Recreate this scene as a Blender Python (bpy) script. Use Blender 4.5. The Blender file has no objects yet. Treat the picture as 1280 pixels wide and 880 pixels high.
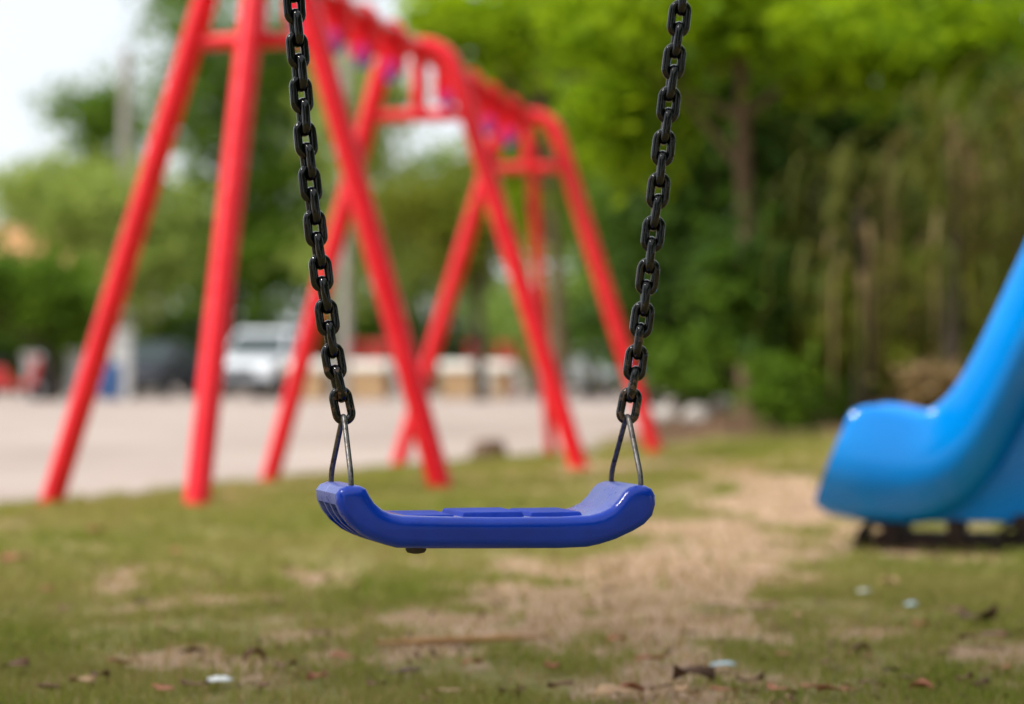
import bpy, bmesh, math, random
import numpy as np
from mathutils import Vector, Matrix

random.seed(7)
rng = np.random.default_rng(7)
scn = bpy.context.scene
COL = scn.collection
R = math.radians
F, CX, HY, CH = 3022.0, 640.0, 470.0, 0.55      # focal length and horizon of the 1280x880 photo, eye height


def P(x, y, d):
    """the place, d metres in front of the camera, seen at (x, y) in the photo"""
    return Vector(((x - CX) / F * d, d, CH + (HY - y) / F * d))


# ------------------------------------------------------------------ noise and terrain
_tab = rng.random((256, 256))


def vnoise(x, y):
    xi, yi = np.floor(x).astype(int), np.floor(y).astype(int)
    fx, fy = x - xi, y - yi
    fx, fy = fx * fx * (3 - 2 * fx), fy * fy * (3 - 2 * fy)
    g = lambda a, b: _tab[a % 256, b % 256]
    return (g(xi, yi) * (1 - fx) + g(xi + 1, yi) * fx) * (1 - fy) + (g(xi, yi + 1) * (1 - fx) + g(xi + 1, yi + 1) * fx) * fy


def fbm(x, y, n=4):
    s, a, t = 0, 0.5, 0
    for k in range(n):
        s = s + a * vnoise(x * 2 ** k + 17.3 * k, y * 2 ** k + 5.1 * k); t += a; a *= 0.5
    return s / t


def sst(a, b, x):
    t = np.clip((x - a) / (b - a), 0, 1)
    return t * t * (3 - 2 * t)


def gz(x, y):
    x, y = np.asarray(x, float), np.asarray(y, float)
    w = sst(8.5, 11, y) * (1 - sst(17.5, 26, y))
    s = np.clip(0.05 * x + 0.06 - 0.0165 * (y - 11.3) - .025, -0.14, 0.10)
    bank = 0.30 * np.exp(-((y - 23.0) / 2.6) ** 2) * sst(1.0, 2.3, x) * (0.6 + 0.8 * fbm(x * 1.3, y * 1.3))
    return w * s + bank + 0.012 * (fbm(x * 2.2 + 9, y * 2.2) - 0.5)


def gzf(x, y):
    return float(gz(x, y))


EDGE = [(2.0, -12), (7, -6.5), (9, -4.4), (11.9, -2.5), (15.8, -1.2), (18.5, -0.25), (20, 0.5), (27, 1.75), (45, 3.0), (60, 9), (120, 24), (400, 60)]


def edge(y):
    y = np.asarray(y, float)
    return np.interp(y, [e[0] for e in EDGE], [e[1] for e in EDGE]) + (fbm(y * 1.7, y * 0 + 3) - 0.5) * 0.9


def px_blob(x, y, px, py, rx, ry):
    """soft patch on the ground around the ground point seen at (px, py)"""
    d = CH * F / (py - HY); X = (px - CX) / F * d
    d0, d1 = CH * F / (py + ry - HY), CH * F / max(py - ry - HY, 12)
    return np.exp(-((x - X) / (rx / F * d)) ** 2 - ((y - d) / ((d1 - d0) / 2)) ** 2)


def bare(x, y):
    """0 = grown over with grass, 1 = bare soil"""
    b = 0.31  + 0 * x
    for a in ((900, 680, 115, 36, 1.0), (830, 730, 120, 34, .85), (860, 595, 170, 12, .95), (680, 712, 170, 18, .5), (560, 780, 330, 34, .45),
              (1100, 800, 160, 30, .45), (980, 640, 60, 30, .8), (640, 860, 200, 30, .15), (300, 605, 60, 8, .7), (1000, 860, 300, 25, .12), (62, 631, 40, 6, .7), (380, 598, 40, 6, .7), (243, 636, 40, 6, .7), (540, 606, 40, 6, .7), (335, 597, 40, 5, .7), (725, 579, 40, 5, .7),
              (330, 722, 110, 12, .22), (100, 700, 120, 18, .05), (480, 600, 160, 8, .3), (720, 590, 60, 6, .6)):
        b = b + a[4] * px_blob(x, y, *a[:4])
    for a in ((280, 660, 340, 42, .62), (1180, 735, 120, 30, .7), (120, 800, 200, 60, .12), (560, 640, 160, 20, .25)):
        b = b - a[4] * px_blob(x, y, *a[:4])
    b = b + (fbm(x * 3.1, y * 1.5 + 40) - 0.5) * 1.7 + (fbm(x * 11, y * 6 + 7, 3) - 0.5) * 1.3
    return np.clip(b, 0, 1)


# ------------------------------------------------------------------ materials
def mat(name, color=(.5, .5, .5), rough=.5, metal=0, spec=.5, coat=0):
    m = bpy.data.materials.new(name); m.use_nodes = True
    p = m.node_tree.nodes['Principled BSDF']
    p.inputs['Base Color'].default_value = (*color, 1)
    p.inputs['Roughness'].default_value = rough; p.inputs['Metallic'].default_value = metal
    p.inputs['Specular IOR Level'].default_value = spec; p.inputs['Coat Weight'].default_value = coat
    return m


class NT:
    def __init__(s, m):
        s.t = m.node_tree; s.p = s.t.nodes.get('Principled BSDF')

    def n(s, typ, **kw):
        o = s.t.nodes.new(typ)
        for k, v in kw.items():
            if k.startswith('i_'):
                o.inputs[k[2:].replace('_', ' ')].default_value = v
            else:
                setattr(o, k, v)
        return o

    def l(s, a, b): s.t.links.new(a, b)

    def noise(s, scale, detail=4, coord='Object', rough=.55):
        tc = s.n('ShaderNodeTexCoord'); t = s.n('ShaderNodeTexNoise')
        t.inputs['Scale'].default_value = scale; t.inputs['Detail'].default_value = detail; t.inputs['Roughness'].default_value = rough
        s.l(tc.outputs[coord], t.inputs['Vector'])
        return t.outputs['Fac']

    def ramp(s, fac, stops):
        r = s.n('ShaderNodeValToRGB'); e = r.color_ramp.elements
        while len(e) < len(stops): e.new(.5)
        for k, (pos, c) in enumerate(stops):
            e[k].position = pos; e[k].color = (*c, 1) if len(c) == 3 else c
        s.l(fac, r.inputs['Fac'])
        return r.outputs['Color']

    def mix(s, fac, a, b):
        m = s.n('ShaderNodeMix', data_type='RGBA')
        for sock, v in ((m.inputs['Factor'], fac), (m.inputs['A'], a), (m.inputs['B'], b)):
            if hasattr(v, 'is_output'): s.l(v, sock)
            else: sock.default_value = v if not isinstance(v, tuple) else ((*v, 1) if len(v) == 3 else v)
        return m.outputs['Result']

    def math(s, op, a, b=0.0, clamp=False):
        m = s.n('ShaderNodeMath', operation=op, use_clamp=clamp)
        for sock, v in ((m.inputs[0], a), (m.inputs[1], b)):
            if hasattr(v, 'is_output'): s.l(v, sock)
            else: sock.default_value = v
        return m.outputs[0]

    def bump(s, h, strength=.3, dist=.002):
        b = s.n('ShaderNodeBump'); b.inputs['Strength'].default_value = strength; b.inputs['Distance'].default_value = dist
        s.l(h, b.inputs['Height']); s.l(b.outputs['Normal'], s.p.inputs['Normal'])


def mottled(name, c1, c2, rough=.6, scale=8, bump=0, bscale=60, dist=.003, metal=0, spec=.5, coat=0):
    m = mat(name, c1, rough, metal, spec, coat); t = NT(m)
    t.l(t.ramp(t.noise(scale), [(.32, c1), (.68, c2)]), t.p.inputs['Base Color'])
    if bump: t.bump(t.noise(bscale, 5), bump, dist)
    return m


def leaf_mat(name, cols, trans=.45, rough=.45):
    m = mat(name, cols[0], .6, spec=.10); t = NT(m)
    g = t.n('ShaderNodeNewGeometry')
    base = t.ramp(g.outputs['Random Per Island'], [(k / (len(cols) - 1) if len(cols) > 1 else 0, c) for k, c in enumerate(cols)])
    nz = t.noise(.9, 2)
    col = t.mix(t.ramp(nz, [(.35, (0, 0, 0)), (.65, (1, 1, 1))]), base, t.mix(.55, base, cols[-1]))
    t.l(col, t.p.inputs['Base Color'])
    tr = t.n('ShaderNodeBsdfTranslucent')
    t.l(t.mix(.35, col, (cols[-1][0] * 1.25, cols[-1][1] * 1.2, cols[-1][2] * .6)), tr.inputs['Color'])
    mx = t.n('ShaderNodeMixShader'); mx.inputs[0].default_value = trans
    out = t.t.nodes['Material Output']
    t.l(t.p.outputs[0], mx.inputs[1]); t.l(tr.outputs[0], mx.inputs[2]); t.l(mx.outputs[0], out.inputs['Surface'])
    return m


# painted steel
M_red = mat('red_paint', (.80, .004, .013), .3, spec=.5); t = NT(M_red)
t.l(t.ramp(t.noise(5, 5), [(.3, (.72, .003, .012)), (.6, (.82, .004, .017)), (.8, (.84, .014, .026))]), t.p.inputs['Base Color'])
t.l(t.ramp(t.noise(14, 5), [(.3, (.22,) * 3), (.7, (.38,) * 3)]), t.p.inputs['Roughness']); t.bump(t.noise(70, 4), .12, .002)
M_purple = mat('bushing_plastic', (.10, .04, .38), .4)
M_grip = mat('bushing_pink', (.55, .02, .18), .4)

# black coated chain
M_chain = mat('black_coated_steel', (.0015, .0015, .002), .1, spec=.42); t = NT(M_chain)
tc = t.n('ShaderNodeTexCoord'); sep = t.n('ShaderNodeSeparateXYZ'); t.l(tc.outputs['Object'], sep.inputs[0])
low = t.n('ShaderNodeMapRange'); t.l(sep.outputs['Z'], low.inputs['Value'])
low.inputs['From Min'].default_value = .36; low.inputs['From Max'].default_value = .13; low.inputs['To Min'].default_value = .085; low.inputs['To Max'].default_value = .30
sc = t.noise(95, 6, rough=.7)
wear = t.math('GREATER_THAN', t.math('ADD', sc, low.outputs['Result']), .80)
t.l(t.mix(wear, (.0015, .0015, .002), (.085, .048, .03)), t.p.inputs['Base Color'])
t.l(t.ramp(t.noise(60, 5), [(.3, (.04,) * 3), (.7, (.15,) * 3)]), t.p.inputs['Roughness']); t.bump(t.noise(110, 3), .2, .0012)

M_wire = mat('bare_steel_wire', (.2, .19, .18), .34, 1.0); t = NT(M_wire)
t.l(t.ramp(t.noise(120, 6), [(.35, (.07, .06, .055)), (.55, (.19, .18, .17)), (.75, (.12, .085, .06))]), t.p.inputs['Base Color'])
t.l(t.ramp(t.noise(90, 5), [(.3, (.28,) * 3), (.7, (.5,) * 3)]), t.p.inputs['Roughness'])


# blue seat plastic, scuffed on the end faces and on the pads
def seat_mat(name, lo, hi, amount):
    m = mat(name, (.0, .020, .34), .26, spec=.45); t = NT(m)
    tc = t.n('ShaderNodeTexCoord'); sp = t.n('ShaderNodeSeparateXYZ'); t.l(tc.outputs['Object'], sp.inputs[0])
    ax = t.math('ABSOLUTE', sp.outputs['X'])
    mr = t.n('ShaderNodeMapRange'); t.l(ax, mr.inputs['Value'])
    mr.inputs['From Min'].default_value = lo; mr.inputs['From Max'].default_value = hi
    my = t.n('ShaderNodeMapRange'); t.l(sp.outputs['Y'], my.inputs['Value'])
    my.inputs['From Min'].default_value = .006; my.inputs['From Max'].default_value = .016
    mz = t.n('ShaderNodeMapRange'); t.l(sp.outputs['Z'], mz.inputs['Value'])
    mz.inputs['From Min'].default_value = .034; mz.inputs['From Max'].default_value = .044
    n1 = t.noise(38, 8, rough=.75); n2 = t.noise(210, 4, rough=.7)
    f = t.math('ADD', t.math('MULTIPLY', n1, .75), t.math('MULTIPLY', n2, .45))
    f = t.math('MULTIPLY', t.math('SUBTRACT', f, .46, True), 3.4, True)
    f = t.math('MULTIPLY', t.math('MULTIPLY', f, mr.outputs['Result']), t.math('MULTIPLY', my.outputs['Result'], mz.outputs['Result']))
    f = t.math('MULTIPLY', f, amount, True)
    # a few nicks everywhere
    nick = t.math('MULTIPLY', t.math('GREATER_THAN', t.noise(150, 6, rough=.8), .70), .35 if lo > 0 else 0.0)
    f = t.math('MAXIMUM', f, nick)
    body = t.ramp(t.noise(16, 4), [(.3, (.0, .030, .36)), (.7, (.0, .042, .48))])
    t.l(t.mix(f, body, (.20, .23, .46)), t.p.inputs['Base Color'])
    t.l(t.mix(f, t.ramp(t.noise(45, 5), [(.3, (.13,) * 3), (.7, (.26,) * 3)]), (.6, .6, .6)), t.p.inputs['Roughness'])
    t.bump(t.noise(330, 4), .22, .0009)
    return m


M_seat = seat_mat('blue_seat_plastic', .115, .15, .9)
M_pad = seat_mat('blue_pad_plastic', -1, -.5, .10)
M_pad.node_tree.nodes['Principled BSDF'].inputs['Specular IOR Level'].default_value = .2
pb = M_pad.node_tree.nodes['Principled BSDF']; [M_pad.node_tree.links.remove(k) for k in list(M_pad.node_tree.links) if k.to_socket == pb.inputs['Roughness']]; pb.inputs['Roughness'].default_value = .6
M_bolt = mottled('dark_bolt', (.02, .015, .012), (.06, .035, .025), .6, 90, .3, 200, .001)

M_slide = mat('blue_slide_plastic', (.0, .25, .80), .1, spec=.45); t = NT(M_slide)
t.l(t.ramp(t.noise(3, 5), [(.3, (.0, .23, .78)), (.7, (.0, .29, .88))]), t.p.inputs['Base Color'])
t.l(t.ramp(t.noise(9, 6), [(.3, (.05,) * 3), (.7, (.13,) * 3)]), t.p.inputs['Roughness'])
M_leg = mottled('rusty_leg_and_shade', (.012, .008, .007), (.05, .02, .014), .7, 14, .3, 80)  # rusty hoops; kept very dark so the boxes under the slide read as shade

# ground
M_ground = mat('turf_soil', (.2, .15, .08), .95, spec=.15); t = NT(M_ground)
at = t.n('ShaderNodeAttribute', attribute_name='bare'); bf = at.outputs['Fac']
ab = t.n('ShaderNodeAttribute', attribute_name='bank'); bk = ab.outputs['Fac']
soil = t.ramp(t.noise(6, 7, rough=.65), [(.28, (.33, .21, .135)), (.5, (.50, .335, .23)), (.72, (.64, .455, .33))])
thatch = t.ramp(t.noise(22, 7, rough=.7), [(.3, (.10, .10, .026)), (.5, (.25, .23, .075)), (.72, (.48, .35, .17))])
br = t.ramp(t.math('ADD', bf, t.math('MULTIPLY', t.math('SUBTRACT', t.noise(34, 6, rough=.7), .5), .5)), [(.42, (0, 0, 0)), (.70, (1, 1, 1))])
col = t.mix(br, thatch, soil)
bank = t.ramp(t.noise(4, 7, rough=.7), [(.3, (.055, .032, .018)), (.55, (.13, .075, .042)), (.75, (.22, .13, .075))])
t.l(t.mix(bk, col, bank), t.p.inputs['Base Color'])
t.bump(t.noise(45, 7, rough=.75), .7, .03)

M_lot = mat('sandy_tarmac', (.5, .42, .38), .95, spec=.2); t = NT(M_lot)
l1 = t.ramp(t.noise(.35, 6, rough=.65), [(.3, (.255, .195, .17)), (.5, (.37, .295, .26)), (.72, (.46, .385, .345))])
l2 = t.ramp(t.noise(9, 6, rough=.7), [(.3, (.24, .18, .15)), (.7, (.38, .335, .31))])
t.l(t.mix(.4, l1, l2), t.p.inputs['Base Color']); t.bump(t.noise(30, 6), .5, .02)

M_blade = leaf_mat('grass_blades', [(.12, .185, .020), (.18, .25, .028), (.28, .31, .05), (.13, .22, .022), (.44, .35, .15)], .4, .6)
M_dryblade = leaf_mat('dry_blades', [(.46, .33, .16), (.56, .42, .23), (.36, .24, .11)], .25, .7)


# ------------------------------------------------------------------ mesh helpers
def obj(name, me, m=None, parent=None, smooth=None):
    o = bpy.data.objects.new(name, me); COL.objects.link(o)
    if m: me.materials.append(m)
    if parent: o.parent = parent
    if smooth is not None:
        for p in me.polygons: p.use_smooth = True
        if smooth < 179: me.set_sharp_from_angle(angle=R(smooth))
    return o


def pydata(v, f):
    me = bpy.data.meshes.new('m'); me.from_pydata([tuple(x) for x in v], [], f); me.update()
    return me


def npmesh(V, quads):
    """V (n,3) float, quads (m,4) int"""
    me = bpy.data.meshes.new('m')
    me.vertices.add(len(V)); me.vertices.foreach_set('co', np.ascontiguousarray(V, np.float32).ravel())
    k = quads.shape[1]
    me.loops.add(len(quads) * k); me.loops.foreach_set('vertex_index', np.ascontiguousarray(quads, np.int32).ravel())
    me.polygons.add(len(quads)); me.polygons.foreach_set('loop_start', np.arange(0, len(quads) * k, k, dtype=np.int32))
    me.update(calc_edges=True); me.validate()
    return me


def tag(o, label, cat, group=None, kind=None):
    if label: o['label'] = label
    if cat: o['category'] = cat
    if group: o['group'] = group
    if kind: o['kind'] = kind
    return o


def thing(name, label, cat, loc, rz=0, group=None):
    o = bpy.data.objects.new(name, None); COL.objects.link(o); o.empty_display_size = .1
    o.location = loc; o.rotation_euler = (0, 0, rz)
    return tag(o, label, cat, group)


def copy_tree(o, parent=None):
    c = o.copy(); COL.objects.link(c)
    if parent: c.parent = parent
    for ch in list(o.children): copy_tree(ch, c)
    return c


class MB:
    """collects shapes for one mesh"""
    def __init__(s): s.v, s.f = [], []

    def add(s, v, f):
        b = len(s.v); s.v += [Vector(x) for x in v]; s.f += [[b + i for i in q] for q in f]
        return s

    def box(s, c, d, M=None):
        x, y, z = (k / 2 for k in d); c = Vector(c)
        v = [Vector((a, b, e)) for a in (-x, x) for b in (-y, y) for e in (-z, z)]
        if M: v = [M @ k for k in v]
        return s.add([c + k for k in v], [(0, 1, 3, 2), (4, 6, 7, 5), (0, 4, 5, 1), (2, 3, 7, 6), (0, 2, 6, 4), (1, 5, 7, 3)])

    def tube(s, pts, rad, n=10, closed=False, cap=True):
        pts = [Vector(p) for p in pts]; N = len(pts)
        rad = rad if hasattr(rad, '__len__') else [rad] * N
        T = []
        for i in range(N):
            a = pts[(i - 1) % N] if closed or i else pts[0]; b = pts[(i + 1) % N] if closed or i < N - 1 else pts[-1]
            T.append((b - a).normalized())
        ref = Vector((0, 0, 1)) if abs(T[0].z) < .9 else Vector((1, 0, 0))
        nrm = (ref - T[0] * ref.dot(T[0])).normalized(); rings = []
        for i in range(N):
            nrm = (nrm - T[i] * nrm.dot(T[i])).normalized(); bn = T[i].cross(nrm)
            rings.append([pts[i] + (nrm * math.cos(2 * math.pi * k / n) + bn * math.sin(2 * math.pi * k / n)) * rad[i] for k in range(n)])
        v = [p for r in rings for p in r]; f = []
        for i in range(N if closed else N - 1):
            j = (i + 1) % N
            for k in range(n):
                f.append((i * n + k, i * n + (k + 1) % n, j * n + (k + 1) % n, j * n + k))
        if cap and not closed:
            f += [tuple(range(n))[::-1], tuple((N - 1) * n + k for k in range(n))]
        return s.add(v, f)

    def lathe(s, prof, c, axis='Z', n=24):
        """prof: (r, h) pairs"""
        v, f = [], []
        for r, h in prof:
            for k in range(n):
                a = 2 * math.pi * k / n; q = (r * math.cos(a), r * math.sin(a), h)
                v.append(Vector(q) if axis == 'Z' else Vector((q[0], q[2], q[1])) if axis == 'Y' else Vector((q[2], q[0], q[1])))
        for i in range(len(prof) - 1):
            for k in range(n): f.append((i * n + k, i * n + (k + 1) % n, (i + 1) * n + (k + 1) % n, (i + 1) * n + k))
        f += [tuple(range(n))[::-1], tuple((len(prof) - 1) * n + k for k in range(n))]
        return s.add([Vector(c) + p for p in v], f)

    def build(s, name, m=None, parent=None, smooth=40, bevel=0, seg=2):
        me = pydata(s.v, s.f)
        bm = bmesh.new(); bm.from_mesh(me); bmesh.ops.recalc_face_normals(bm, faces=bm.faces); bm.to_mesh(me); bm.free()
        o = obj(name, me, m, parent, smooth)
        if bevel:
            b = o.modifiers.new('bevel', 'BEVEL'); b.width = bevel; b.segments = seg; b.limit_method = 'ANGLE'; b.angle_limit = R(35)
        return o


def catmull(pts, k=6):
    pts = [Vector(p) for p in pts]; out = []
    for i in range(len(pts) - 1):
        a, b, c, d = pts[max(i - 1, 0)], pts[i], pts[i + 1], pts[min(i + 2, len(pts) - 1)]
        for j in range(k):
            u = j / k
            out.append(.5 * ((2 * b) + (c - a) * u + (2 * a - 5 * b + 4 * c - d) * u * u + (3 * b - a - 3 * c + d) * u ** 3))
    out.append(pts[-1])
    return out


def fillet(pts, r, k=6):
    """rounds the inner corners of a polyline"""
    pts = [Vector(p) for p in pts]; out = [pts[0]]
    for a, b, c in zip(pts, pts[1:], pts[2:]):
        u, w = (a - b), (c - b); t = min(r, u.length * .48, w.length * .48)
        p, q = b + u.normalized() * t, b + w.normalized() * t
        for j in range(k + 1):
            s = j / k; out.append(p * (1 - s) ** 2 + b * 2 * s * (1 - s) + q * s * s)
    return out + [pts[-1]]


def applied(o):
    """bake an object's modifiers into its mesh"""
    dg = bpy.context.evaluated_depsgraph_get()
    me = bpy.data.meshes.new_from_object(o.evaluated_get(dg)); o.modifiers.clear(); o.data = me
    return o


# ------------------------------------------------------------------ ground
def grid_axis(a, b, near, step):
    out, x = [0.0], 0.0
    while x < b: x += step * (1 if x < near else 1 + (x - near) * .35 / max(step, .3) * .3); out.append(x)
    return np.array(out)


xs = grid_axis(0, 700, 5.0, .06); xs = np.concatenate([-xs[:0:-1], xs])
ys = grid_axis(0, 900, 24, .075) - 1.5
ys = np.concatenate([[-300, -100, -40, -15, -6, -3], ys])
GX, GY = np.meshgrid(xs, ys); GZ = gz(GX, GY)
nx, ny = len(xs), len(ys)
q = (np.arange(ny - 1)[:, None] * nx + np.arange(nx - 1)[None, :]).ravel()
me = npmesh(np.stack([GX.ravel(), GY.ravel(), GZ.ravel()], 1), np.stack([q, q + 1, q + nx + 1, q + nx], 1))
a = me.attributes.new('bare', 'FLOAT', 'POINT'); a.data.foreach_set('value', bare(GX.ravel(), GY.ravel()).astype(np.float32))
bankf = (sst(19.2, 20.6, GY + (fbm(GX * 2, GY) - .5) * 2) * sst(.6, 1.4, GX)).ravel().astype(np.float32)
a = me.attributes.new('bank', 'FLOAT', 'POINT'); a.data.foreach_set('value', bankf)
for p in me.polygons: p.use_smooth = True
tag(obj('ground', me, M_ground), 'worn grass and bare soil of the playground', 'ground', kind='structure')

# sandy parking lot beyond the grass
lv, T = [], np.concatenate([np.linspace(2, 30, 140), np.geomspace(30.5, 330, 40)])
S = np.concatenate([np.linspace(0, .08, 12), np.geomspace(.1, 1, 14)])
E = edge(T)
V = np.array([[(e - s * (70 + y * .6)), y] for y, e in zip(T, E) for s in S])
Zl = gz(V[:, 0], V[:, 1]) + .006
n1, n2 = len(T), len(S)
q = (np.arange(n1 - 1)[:, None] * n2 + np.arange(n2 - 1)[None, :]).ravel()
me = npmesh(np.column_stack([V, Zl]), np.stack([q + 1, q, q + n2, q + n2 + 1], 1))
for p in me.polygons: p.use_smooth = True
tag(obj('parking_lot', me, M_lot), 'pale sandy parking area behind the playground', 'parking lot', kind='structure')


# grass blades
def blades(n, y0, y1, hmin, hmax, wid, dens, spread=.27, pw=1.0):
    y = y0 + (y1 - y0) * rng.random(n * 4) ** pw
    x = (rng.random(n * 4) * 2 - 1) * (spread * y + .35)
    keep = rng.random(n * 4) < dens(x, y)
    x, y = x[keep][:n], y[keep][:n]; n = len(x)
    z = gz(x, y) - .003
    h = hmin + (hmax - hmin) * rng.random(n) ** 1.6; an = rng.random(n) * 6.283; le = rng.random(n) * .9 * h; la = rng.random(n) * 6.283
    w = wid * (.6 + .8 * rng.random(n))
    b = np.stack([x, y, z], 1); s = np.stack([np.cos(an) * w, np.sin(an) * w, 0 * w], 1)
    tip = b + np.stack([np.cos(la) * le, np.sin(la) * le, h], 1)
    mid = b + np.stack([np.cos(la) * le * .32, np.sin(la) * le * .32, h * .58], 1)
    V = np.stack([b - s, b + s, mid + s * .8, mid - s * .8, tip], 1).reshape(-1, 3)
    i = np.arange(n)[:, None] * 5
    return V, np.concatenate([i + np.array([[0, 1, 2, 3]]), i + np.array([[3, 2, 4, 4]])], 0)


def tri_safe(V, Q):
    # the tip quad is written as a triangle pair sharing its tip: split into plain triangles
    t = np.concatenate([Q[:, [0, 1, 2]], Q[Q[:, 2] != Q[:, 3]][:, [0, 2, 3]]], 0)
    return npmesh(V, t)


on_grass = lambda x, y: np.clip(1.12 - bare(x, y) * 1.45, 0.02, 1) * (x > edge(y) - .12 * rng.random(len(x))) * (1 - sst(19, 21, y) * (x > .8)) * sst(.22, .62, fbm(x * 6, y * 4 + 3, 3))
parts = []
for n, y0, y1, hm, hx, w in ((70000, 3.3, 6.5, .012, .036, .0016), (70000, 6, 12, .014, .045, .0026), (45000, 11, 20, .02, .06, .0045)):
    parts.append(blades(n, y0, y1, hm, hx, w, on_grass))
off, VV, QQ = 0, [], []
for V, Q in parts: VV.append(V); QQ.append(Q + off); off += len(V)
tag(obj('grass', tri_safe(np.concatenate(VV), np.concatenate(QQ)), M_blade), 'short green grass blades on the playground', 'grass', kind='stuff')
V, Q = blades(60000, 3.3, 14, .006, .026, .0022, lambda x, y: (.25 + .5 * bare(x, y)) * (x > edge(y)))
tag(obj('dry_grass', tri_safe(V, Q), M_dryblade), 'short dry straw-coloured grass between the bare patches', 'dry grass', kind='stuff')

# ------------------------------------------------------------------ the blue swing
YAW = math.atan2(.267, .9636); cc, ss = math.cos(YAW), math.sin(YAW)
Z0 = 3.05; X0 = (620 - CX) / F * Z0; V0 = CH + (HY - 686) / F * Z0
swing = thing('swing', 'blue plastic swing seat hanging on two black chains in the foreground', 'swing', (X0, Z0, V0), YAW)


def uv(x, y, w=0.0):
    """seat coordinates (along, up) of the point seen at (x, y) lying w behind the front face"""
    bx, bz = X0 - w * ss, Z0 + w * cc
    u = ((x - CX) * bz - bx * F) / (cc * F - (x - CX) * ss)
    return u, CH + (HY - y) / F * (bz + u * ss) - V0


OUT = [(424, 618), (429, 611), (438, 607.5), (454, 607.5), (461.5, 611), (466, 620), (472, 629), (481, 637), (492, 642), (506, 645), (560, 646.3), (620, 646.8), (700, 646.3),
       (738, 644.5), (752, 641), (764, 635), (773, 626), (780, 616), (786, 610), (795, 606.8), (807, 607), (815, 611), (819.5, 619), (820, 631), (816, 645), (806, 656),
       (793, 664), (770, 675), (751, 681), (735, 684.5), (700, 686), (620, 686.3), (540, 686.3), (500, 685.5), (485, 681.5), (470, 676), (455, 668.5), (441, 657), (431, 644), (425, 631)]
U = [uv(*p) for p in OUT]
D = .150
bm = bmesh.new()
fr = [bm.verts.new((u, 0, v)) for u, v in U]; bk = [bm.verts.new((u, D, v)) for u, v in U]
n = len(U)
bm.faces.new(fr); bm.faces.new(bk[::-1])
for i in range(n): bm.faces.new((fr[i], bk[i], bk[(i + 1) % n], fr[(i + 1) % n]))
bmesh.ops.recalc_face_normals(bm, faces=bm.faces)
rim = [e for e in bm.edges if abs(e.verts[0].co.y - e.verts[1].co.y) < 1e-6]
bmesh.ops.bevel(bm, geom=rim, offset=.0135, offset_type='OFFSET', segments=6, profile=.5, affect='EDGES', clamp_overlap=True)
me = bpy.data.meshes.new('m'); bm.to_mesh(me); bm.free()
seat = obj('seat', me, M_seat, swing)


def offset(pts, d):
    o = []
    for i in range(len(pts)):
        a, b = pts[max(i - 1, 0)], pts[min(i + 1, len(pts) - 1)]
        t = (Vector(b) - Vector(a)).normalized(); o.append((pts[i][0] - t.y * d, pts[i][1] + t.x * d))
    return o


def cut(line, w0, w1, deep):
    a, b = offset(line, .012), offset(line, deep)
    loop = a + b[::-1]; k = len(loop)
    return MB().add([(u, w0, v) for u, v in loop] + [(u, w1, v) for u, v in loop],
                    [tuple(range(k)), tuple(range(k, 2 * k))[::-1]] + [(i, (i + 1) % k, k + (i + 1) % k, k + i) for i in range(k)]).build('cutter', None, None, None)


left = [Vector(U[i]) for i in (39, 38, 37, 36, 35, 34)]
left = [tuple(left[0] - Vector((0, .001)))] + [tuple(p) for p in left[1:]]
right = [(-u + U[22][0] + U[39][0] + .002, v) for u, v in left]
ctr = []
for w0, w1 in ((.021, .051), (.059, .089), (.097, .128)):
    c = cut([tuple(p) for p in left][::-1], w0, w1, -.017); ctr.append(c)
for c in ctr:
    c.parent = None
    c.matrix_world = Matrix.Translation((X0, Z0, V0)) @ Matrix.Rotation(YAW, 4, 'Z')
    bo = seat.modifiers.new('cut', 'BOOLEAN'); bo.object = c; bo.operation = 'DIFFERENCE'; bo.solver = 'EXACT'
bpy.context.view_layer.update()
applied(seat)
for c in ctr: bpy.data.objects.remove(c, do_unlink=True)
for p in seat.data.polygons: p.use_smooth = True
seat.data.set_sharp_from_angle(angle=R(38)); seat.scale.x = 1.012
if not seat.data.materials: seat.data.materials.append(M_seat)

top = U[11][1]
for u0, u1, h in ((-.118, -.046, .0035), (-.041, .044, .0058), (.049, .122, .0045)):
    b = .004
    MB().add([(u0, .018, top - .003), (u1, .018, top - .003), (u1, .130, top - .003), (u0, .130, top - .003),
              (u0 + b, .022, top + h), (u1 - b, .022, top + h), (u1 - b, .126, top + h), (u0 + b, .126, top + h)],
             [(0, 3, 2, 1), (4, 5, 6, 7), (0, 1, 5, 4), (1, 2, 6, 5), (2, 3, 7, 6), (3, 0, 4, 7)]).build('tread_pad', M_pad, swing, 30, .0015, 2)
ub, vb = uv(520, 686, .05)
MB().lathe([(.004, .004), (.0125, .003), (.0135, -.001), (.011, -.0045), (.004, -.006)], (ub, .05, vb), n=20).build('bolt', M_bolt, swing, 50)


def to_local(p):
    d = Vector(p) - Vector((X0, Z0, V0))
    return Vector((d.x * cc + d.y * ss, -d.x * ss + d.y * cc, d.z))


for (nx_, ny_), (fx_, fy_), (ax_, ay_) in (((439, 608), (414, 603), (429.5, 516)), ((801, 608), (764, 602), (784.5, 516))):
    w0, w1 = .018, .131
    un, vn = uv(nx_, ny_, w0); uf, vf = uv(fx_, fy_, w1); ua, va = uv(ax_, ay_, .074)
    pts = [(un, w0, vn - .02), (un, w0, vn + .012), (ua, .074, va + .001), (uf, w1, vf + .012), (uf, w1, vf - .02)]
    MB().tube(fillet(pts, .014, 8), .0036, 14).build('hanger_wire', M_wire, swing, 60)


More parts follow.
